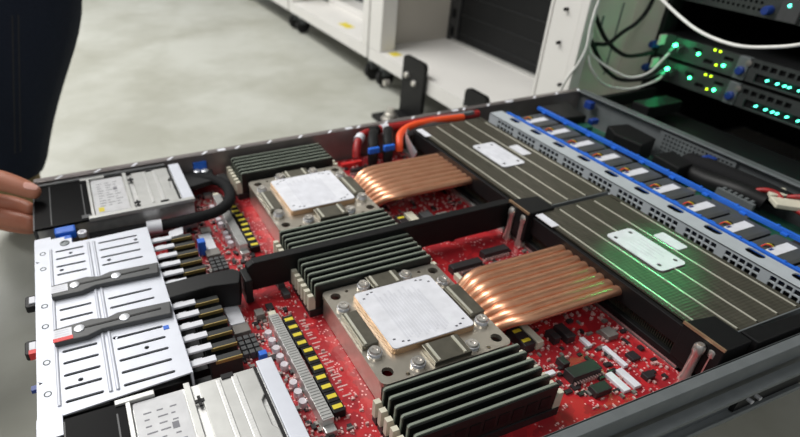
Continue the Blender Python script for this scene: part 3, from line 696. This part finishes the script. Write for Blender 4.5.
single('cage_rim', MB().box(2, 132, 433.5, 438, -4, -1).box(20, 26, 438, 441, -4, -1.5).box(80, 86, 438, 441, -4, -1.5), 'charcoal', 'dark metal rim between the far drive cage and the chassis wall', 'rim', bevel=.5)
# gap between far cage and tray
single('front_latch', MB().box(16, 34, 338, 349, -12, -3).box(19, 30, 330, 338, -12, -6), 'blue', 'bright blue plastic latch between the black panel and the steel tray', 'latch', bevel=1.5)
fs = thing('front_standoff', 'brass standoff with white cap beside the blue latch', 'standoff', (39, 335, -40))
part('post', MB().lathe((39, 336, -40), [(3, 0), (3, 30), (2.4, 31)], 14), 'brass', fs, smooth=True)
part('cap', MB().lathe((39, 336, -9), [(4, 0), (4, 4), (1.8, 4.2), (1.6, 3)], 16), 'white', fs, smooth=True)
# black sleeved cable loop
cl = thing('sleeved_cable', 'thick black braided cable looping from the far cage over the board', 'cable', (120, 350, -30))
part('sleeve', MB().tube([(44, 346, -20), (82, 345, -20), (110, 342, -19), (138, 338, -16), (163, 340, -15), (181, 356, -15), (187, 385, -16), (180, 410, -18), (160, 428, -20), (140, 436, -22)], 6, 14, flat=.85), 'sleeve', cl, smooth=True)
part('white_band', MB().tube([(96, 343.5, -19), (110, 342, -19)], 6.8, 14, 2, flat=.9), 'white', cl, smooth=True)
part('plug', MB().box(183, 193, 393, 416, -24, -14), 'black', cl, bevel=1)
single('cable_plug_housing', MB().prism([(150, 402), (178, 408), (183, 434), (150, 438)], -22, -16), 'black', 'flat black connector shroud beneath the cable loop by the far wall', 'connector', bevel=1)
single('cable_tag', MB().prism([(112, 318), (126, 322), (128, 334), (114, 330)], -22, -20), 'white', 'white square tag lying beside the black braided cable', 'tag')

# ================================================================== CABLES ON THE FAR WALL
rc_ = thing('power_cable_bundle', 'red and black sleeved cable running along the far chassis wall', 'cable', (420, 436, -30))
part('sleeve', MB().tube([(350, 408, -22), (352, 412, -14), (357, 419, -8), (368, 430, -5), (390, 435, -4), (430, 436, -4), (480, 436, -4), (540, 436, -6)], 5, 12), 'red_sleeve', rc_, smooth=True)
part('black_wrap', MB().tube([(378, 432.5, -4.6), (392, 435, -4)], 5.8, 12, 2), 'black', rc_, smooth=True)
part('white_band', MB().tube([(396, 435, -4), (405, 435.6, -4)], 6.1, 12, 2), 'white', rc_, smooth=True)
part('white_band', MB().tube([(358, 421, -7), (365, 428, -5.5)], 6, 12, 2), 'white', rc_, smooth=True)
single('orange_cable', MB().tube([(402, 398, -18), (403, 401, -10), (411, 413, -4), (430, 423, -1), (465, 427, -1), (510, 427, -3)], 4.6, 12), 'orange', 'bright orange sleeved cable curving over the corner of the far fin stack', 'cable', smooth=True)
for i, (x, lb) in enumerate(((366, 'black hook clip with blue tip by the red cable, the left one of the pair'), (386, 'black hook clip with blue tip, the one closer to the orange cable'))):
    t = thing('hook_clip', lb, 'clip', (x, 400, -38), 'black hook clips with blue tips')
    part('hook', MB().tube([(x - 2, 392, -38), (x - 2, 393, -20), (x, 397, -8), (x + 5, 408, -1), (x + 14, 424, 0), (x + 17, 430, -4)], 6, 8, flat=.6), 'black', t, smooth=True)
    part('blue_tip', MB().box(x - 8, x + 6, 391, 396, -12, -5), 'blue', t, bevel=1)
single('corner_bracket', MB().tube([(411, 376, -16), (411, 390, -10), (414, 404, -6), (422, 415, -5), (436, 421, -5), (510, 426, -5)], 1.1, 8, flat=6), 'steel', 'pale bent metal bracket wrapping the far corner of the fin stack', 'bracket', smooth=True)
single('clear_strip', MB().box(470, 530, 430, 436, -3, 1), 'rail_metal', 'grey strip clamp on the far wall past the orange cable', 'clamp', bevel=1)

# ================================================================== FAN WALL
FY = [38 + 38.6 * k for k in range(10)]
fc = thing('fan_cage', 'pale grey sheet metal fan cage with two long blue rails', 'fan cage', (580, 215, -42))
hs = [rrect(y + dy - 2.5, y + dy + 2.5, z - 2.3, z + 2.3, .8, 2) for y in FY for dy in (-12.6, -6.3, 0, 6.3, 12.6) for z in (-4, -9.8, -15.6, -21.4, -27.2, -33) if abs(dy) < 12 or abs(z + 18.5) < 9 or z == -4]
part('front_wall', MB().add(plate([(14, -41), (418, -41), (418, 1), (14, 1)], hs, 544.5, 546, 'yz')), 'fansteel', fc)
hs = [rrect(553.5, 562.5, y - 8, y + 8, 4.2) for y in FY]
part('top_flange', MB().add(plate([(544.5, 14), (563, 14), (563, 418), (544.5, 418)], hs, 0, 1.2)), 'fansteel', fc)
for x in (568, 618):
    mb = MB().box(x - 2.6, x + 2.8, 16, 412, -3, .6).box(x - 2.6, x - 1.4, 16, 412, .6, 1.8)
    for y in FY: mb.box(x - 5 if x > 600 else x + 2, x - 2 if x > 600 else x + 7, y + 9, y + 15, -3, -.8).box(x - 1.6, x + 1.6, y - 18.5, y - 16, -3, 2)
    part('blue_rail', mb, 'blue', fc, bevel=.4)
nm = ['nearest the near rail', 'second from the near rail', 'third from the near rail', 'fourth from the near rail', 'fifth from the near rail', 'sixth from the near rail', 'seventh from the near rail', 'third from the far wall', 'second from the far wall', 'nearest the far wall']
f0 = None
for k, y in enumerate(FY):
    if f0 is None:
        f0 = thing('cooling_fan', 'black fan module with white label in the fan cage, ' + nm[0], 'cooling fan', (580, y, -42), 'cooling fans in the fan cage')
        part('housing', MB().add(plate(rrect(y - 18, y + 18, -40, -5, 3), [circ(y, -21, 15.4, 20)], 546.5, 612, 'yz')), 'black', f0)
        part('hub', MB().cyl((552, y, -21), 6, 50, 16, 0), 'charcoal', f0, smooth=True)
        for a in range(7):
            an = a * 2 * math.pi / 7; c, s_ = math.cos(an), math.sin(an); c2_, s2 = math.cos(an + .5), math.sin(an + .5)
            m_ = MB(); m_.v = [(554, y + 5.8 * c, -21 + 5.8 * s_), (566, y + 5.8 * c2_, -21 + 5.8 * s2), (566, y + 14.8 * c2_, -21 + 14.8 * s2), (554, y + 14.8 * c, -21 + 14.8 * s_),
                               (555, y + 5.8 * c, -21 + 5.8 * s_), (567, y + 5.8 * c2_, -21 + 5.8 * s2), (567, y + 14.8 * c2_, -21 + 14.8 * s2), (555, y + 14.8 * c, -21 + 14.8 * s_)]
            m_.f = [[0, 1, 2, 3], [7, 6, 5, 4], [0, 4, 5, 1], [1, 5, 6, 2], [2, 6, 7, 3], [3, 7, 4, 0]]
            part('blade', m_, 'charcoal', f0)
        part('top_cover', MB().prism([(y - 18, -5), (y + 18, -5), (y + 15, -4), (y - 15, -4)], 572, 613, 0), 'fangrey', f0)
        lb = part('label', MB().box(579, 607, y - 5.5, y + 4, -4, -3.6), 'white', f0)
        part('printed_block', MB().box(581, 586, y + 1, y + 3.4, -3.6, -3.4), 'blue_dark', lb)
        for j, m in enumerate(('redplast', 'yellow', 'black')):
            part('wire', MB().tube([(581 + j * 2, y + 9, -4), (583 + j * 2, y + 7.5, -1.5), (585 + j * 2, y + 5.5, -1.5), (587 + j * 2, y + 4, -3.2)], .55, 6), m, f0, smooth=True)
    else: copy_tree(f0, (0, y - FY[0], 0), 'black fan module with white label in the fan cage, ' + nm[k])

# ================================================================== REAR BAY
rp = thing('rear_board', 'green circuit board in the dark rear bay behind the fans', 'circuit board', (670, 220, -41))
part('circuit_board', B(626, 712, 6, 436, -40, -38), 'green_pcb', rp)
for x0, x1, y0, y1, h, m in ((640, 664, 120, 150, 5, 'chip'), (632, 640, 180, 200, 8, 'chipgrey'), (650, 660, 300, 320, 6, 'chip'), (640, 652, 340, 356, 9, 'green_pcb'), (632, 638, 220, 260, 8, 'black'), (634, 646, 60, 90, 6, 'chip'), (660, 690, 86, 104, 5, 'chip')):
    part('chip' if m == 'chip' else 'connector', B(x0, x1, y0, y1, -38, -38 + h), m, rp, bevel=.4)
for k in range(12): part('brass_pad', MB().box(648 + (k % 4) * 8, 653 + (k % 4) * 8, 108 - (k // 4) * 8, 110 - (k // 4) * 8, -38, -37.2), 'brass', rp)
part('capacitor', MB().lathe((640, 196, -38), [(5, 0), (5, 20), (4.5, 21)], 14), 'chipgrey', rp, smooth=True)
single('rear_module', MB().prism([(672, 290), (704, 298), (709, 346), (680, 352), (668, 328)], -37, -12), 'black', 'angular black module in the rear bay, left of the perforated rear grille', 'module', bevel=1.5)
single('rear_module', MB().prism([(664, 232), (688, 234), (698, 268), (668, 270)], -37, -14), 'black', 'low black connector module in the rear bay beside the perforated grille', 'module', bevel=1.5)
single('rear_module', MB().prism([(640, 384), (672, 380), (684, 430), (640, 432)], -37, -8), 'black', 'black module in the far rear corner of the chassis', 'module', bevel=1.5)
single('rear_module', MB().prism([(640, 368), (672, 366), (676, 382), (642, 384)], -37, -18), 'green_pcb', 'small green plug-in board between two black modules in the rear bay', 'module', bevel=.5)
single('rear_clip', MB().box(680, 692, 376, 384, -22, -15), 'blue_dark', 'dark blue clip on the far rear module', 'clip', bevel=1)
single('rear_clip', MB().box(706, 714, 408, 420, -16, -6), 'blue_dark', 'dark blue clip in the far rear chassis corner', 'clip', bevel=1)
single('rear_clip', MB().box(700, 712, 224, 236, -14, -7), 'blue_dark', 'dark blue clip above the black cable bundle', 'clip', bevel=1)
single('rear_cable_bundle', MB().tube([(706, 252, -22), (700, 226, -16), (698, 200, -14), (700, 170, -14), (704, 140, -16)], 11, 14, flat=.9), 'sleeve', 'thick black cable bundle along the rear wall', 'cable', smooth=True)
single('rear_cable_bundle', MB().tube([(690, 236, -26), (684, 206, -22), (684, 176, -18), (690, 150, -20)], 10, 14), 'black', 'second black cable bundle in front of the thick one in the rear bay', 'cable', smooth=True)
for i, (pts, lb) in enumerate((([(686, 166, -14), (690, 156, -8), (694, 146, -8), (690, 130, -12), (690, 90, -16)], 'red wires entering the white connector in the rear bay'),
                               ([(700, 140, -10), (704, 126, -4), (708, 110, -6), (704, 70, -12)], 'red wires running behind the white connectors towards the near rail'))):
    single('red_wire', MB().tube(pts, 2.6, 10), 'red_sleeve', lb, 'wire', smooth=True)
single('wire_connector', MB().prism([(685, 146), (697, 161), (713, 150), (701, 138)], -12, -7), 'ivory', 'white plug connector on the red wires, the farther one', 'connector', bevel=1)
single('wire_connector', MB().prism([(674, 132), (684, 146), (704, 128), (694, 114)], -13, -8), 'ivory', 'white plug connector on the red wires, the nearer one', 'connector', bevel=1)
single('terminal_strip', MB().add((lambda m: (m.v, m.f))((lambda m: [m.box(668, 672, 150 + k * 6, 153 + k * 6, -18, -14) for k in range(6)] and m)(MB()))).box(664, 668, 146, 186, -38, -15), 'rail_metal', 'small metal terminal strip beneath the rear cable bundle', 'terminal strip')

# ================================================================== PERSON
def skin_mesh(chains, sub=2):
    """one mesh grown over chains of (point, radius); branches share points"""
    vs = []; rad = []; es = []; idx = {}; roots = []
    for chn in chains:
        prev = None
        for j, (p, r) in enumerate(chn):
            key = tuple(round(c, 1) for c in p)
            if key not in idx:
                idx[key] = len(vs); vs.append(Vector(p) * U); rad.append(r * U)
                if j == 0: roots.append(idx[key])
            if prev is not None and prev != idx[key]: es.append((prev, idx[key]))
            prev = idx[key]
    me = bpy.data.meshes.new('tmp'); me.from_pydata(vs, es, [])
    o = bpy.data.objects.new('tmp', me); COL.objects.link(o)
    sk = o.modifiers.new('s', 'SKIN'); sk.branch_smoothing = .6
    for i, d in enumerate(me.skin_vertices[0].data):
        d.radius = (rad[i], rad[i]) if not isinstance(rad[i], tuple) else rad[i]; d.use_root = i in roots
    ss = o.modifiers.new('u', 'SUBSURF'); ss.levels = sub; ss.render_levels = sub
    bpy.context.view_layer.update()
    m2 = bpy.data.meshes.new_from_object(o.evaluated_get(bpy.context.evaluated_depsgraph_get()))
    v = [tuple(a.co / U) for a in m2.vertices]; f = [list(p.vertices) for p in m2.polygons]
    bpy.data.objects.remove(o); mb = MB(); mb.v = v; mb.f = f; return mb
pn = thing('person', 'person in dark blue jeans crouching at left, gripping the server front with one hand', 'person', (-150, 600, FZ))
hip_l, hip_r = (-300, 740, 130), (-300, 610, 130)
pel = (-310, 675, 150)
chest = (-250, 650, 400)
body = [
    [(pel, 80), ((-300, 665, 260), 82), (chest, 95), ((-235, 640, 455), 60), ((-215, 635, 500), 38), ((-195, 630, 545), 44), ((-185, 627, 590), 62), ((-190, 627, 640), 60)],
    [(pel, 80), (hip_l, 66), ((-130, 752, 170), 60), ((40, 752, 180), 50), ((0, 752, 50), 42), ((-50, 752, -80), 34), ((-72, 750, -150), 26), ((-76, 748, -198), 24), ((-30, 750, -214), 18), ((20, 752, -216), 12)],
    [(pel, 80), (hip_r, 66), ((-330, 530, 20), 58), ((-300, 470, -120), 48), ((-400, 490, -160), 38), ((-470, 510, -170), 26), ((-490, 510, -205), 20), ((-430, 505, -212), 16)],
    [(chest, 95), ((-240, 540, 430), 46), ((-200, 470, 330), 36), ((-155, 430, 210), 31), ((-125, 415, 120), 28), ((-95, 430, 52), 21), ((-66, 436, 12), 20)],
    [(chest, 95), ((-240, 760, 430), 46), ((-170, 800, 320), 36), ((-90, 800, 230), 31), ((-40, 770, 215), 24), ((0, 750, 240), 18)],
]
hand = [
    # palm as fanned metacarpal rays, then thumb and four curled fingers
    [((-74, 436, 14), 18), ((-56, 434, 4), 19), ((-42, 430, -8), 15)],
    [((-74, 432, 8), 15), ((-56, 430, -8), 17), ((-46, 430, -20), 13)],
    [((-62, 434, 18), 14), ((-42, 428, 21), 12.5), ((-24, 421, 19), 10.5), ((-8, 411, 13), 9.5), ((3, 405, 8), 8), ((8, 402, 5), 5)],
    [((-54, 434, -2), 12), ((-38, 436, -10), 9), ((-20, 432, -15), 8.4), ((-8, 422, -17), 7.6), ((-5, 414, -17), 6)],
    [((-54, 430, -10), 13), ((-40, 430, -22), 11), ((-22, 420, -27), 10.4), ((-9, 410, -27), 9.2), ((-6, 401, -26), 7)],
    [((-54, 432, -16), 12), ((-44, 436, -30), 10), ((-28, 432, -38), 9), ((-14, 424, -40), 8), ((-9, 416, -38), 6)],
    [((-56, 438, -18), 11), ((-50, 446, -32), 8.6), ((-38, 446, -40), 7.6), ((-26, 440, -43), 6.6)],
]
bm_ = skin_mesh(body + hand)
part('body', bm_, 'skin', pn, smooth=True)
bb = BVHTree.FromPolygons([Vector(v) for v in bm_.v], bm_.f)
nl = MB(); dr = Vector((0, .45, -1)).normalized(); ax = Vector((.95, -.31, 0)); sd = Vector((.31, .95, 0)); gr = []
for lift in (.55, -.4):
    for i_ in range(6):
        for j_ in range(6):
            u, v_ = i_ / 5 * 2 - 1, j_ / 5 * 2 - 1
            q = Vector((1.5, 404.5, 60)) + ax * u * 6.2 * math.sqrt(1 - .35 * v_ * v_) + sd * v_ * 4.2 * math.sqrt(1 - .35 * u * u) - dr * 0 - Vector((0, 21, 0))
            h = bb.ray_cast(q, dr); p_ = h[0] if h[0] is not None and h[0].z > 4 else q + dr * 52
            nl.v.append(tuple(p_ - dr * lift))
for i_ in range(5):
    for j_ in range(5):
        a = i_ * 6 + j_; nl.f += [[a, a + 6, a + 7, a + 1], [36 + a, 36 + a + 1, 36 + a + 7, 36 + a + 6]]
for k in range(5):
    nl.f += [[k, k + 1, 37 + k, 36 + k], [30 + k, 66 + k, 67 + k, 31 + k], [k * 6, 36 + k * 6, 42 + k * 6, 6 + k * 6], [k * 6 + 5, k * 6 + 11, k * 6 + 47, k * 6 + 41]]
part('thumb_nail', nl, 'nail', pn, 'pale thumbnail', smooth=True)
jl = [[((-330, 675, 190), 92), (pel, 98)], [(pel, 98), (hip_l, 84), ((-130, 752, 180), 82), ((38, 755, 195), 84), ((34, 755, 130), 81), ((-6, 755, 50), 74), ((-36, 754, -20), 68), ((-56, 752, -82), 62), ((-69, 750, -132), 59)],
      [(pel, 98), (hip_r, 84), ((-330, 530, 20), 72), ((-300, 470, -125), 60), ((-400, 490, -160), 50), ((-455, 500, -165), 42)]]
jm = skin_mesh(jl)
jeans = part('jeans', jm, 'denim', pn, 'dark blue denim jeans', smooth=True)
# double side seam laid on the cloth surface
bv = BVHTree.FromPolygons([Vector(v) for v in jm.v], jm.f)
for off, in ((0,), (7,)):
    pts = []
    for k in range(24):
        z = 112 - k * 8; x = -22 + (z * .25) + off
        h = bv.ray_cast(Vector((x, 500, z)), Vector((0, 1, 0)))
        if h[0] is not None: pts.append(tuple(h[0] + Vector((0, .2, 0))))
    if len(pts) > 3: part('side_seam', MB().tube(pts, 1.0, 6, 2), 'stitch', jeans, smooth=True)
part('shirt', skin_mesh([[(pel, 86), ((-300, 665, 260), 92), (chest, 106), ((-238, 641, 450), 66)], [(chest, 106), ((-240, 540, 430), 54), ((-200, 470, 330), 44), ((-168, 440, 240), 40)], [(chest, 106), ((-240, 760, 430), 54), ((-170, 800, 320), 44), ((-120, 800, 260), 40)]]), 'shirt', pn, smooth=True)
part('boot', skin_mesh([[((-64, 751, -112), 50), ((-68, 750, -140), 51), ((-74, 748, -180), 46), ((-72, 748, -196), 34), ((-10, 750, -200), 29), ((40, 752, -206), 22)]]), 'tan', pn, 'tan leather boot', smooth=True)
part('boot', skin_mesh([[((-450, 502, -168), 36), ((-480, 510, -170), 36), ((-500, 510, -195), 30), ((-440, 504, -200), 25)]]), 'tan', pn, 'tan leather boot', smooth=True)
hr = MB()
for j in range(9):
    for k in range(16):
        a = math.pi * j / 16; b = 2 * math.pi * k / 16
        hr.v.append((-192 + 72 * math.sin(a) * math.cos(b), 627 + 68 * math.sin(a) * math.sin(b), 632 + 66 * math.cos(a)))
for j in range(8):
    for k in range(16): hr.f.append([j * 16 + k, (j + 1) * 16 + k, (j + 1) * 16 + (k + 1) % 16, j * 16 + (k + 1) % 16])
part('hair', hr, 'hair', pn, smooth=True)
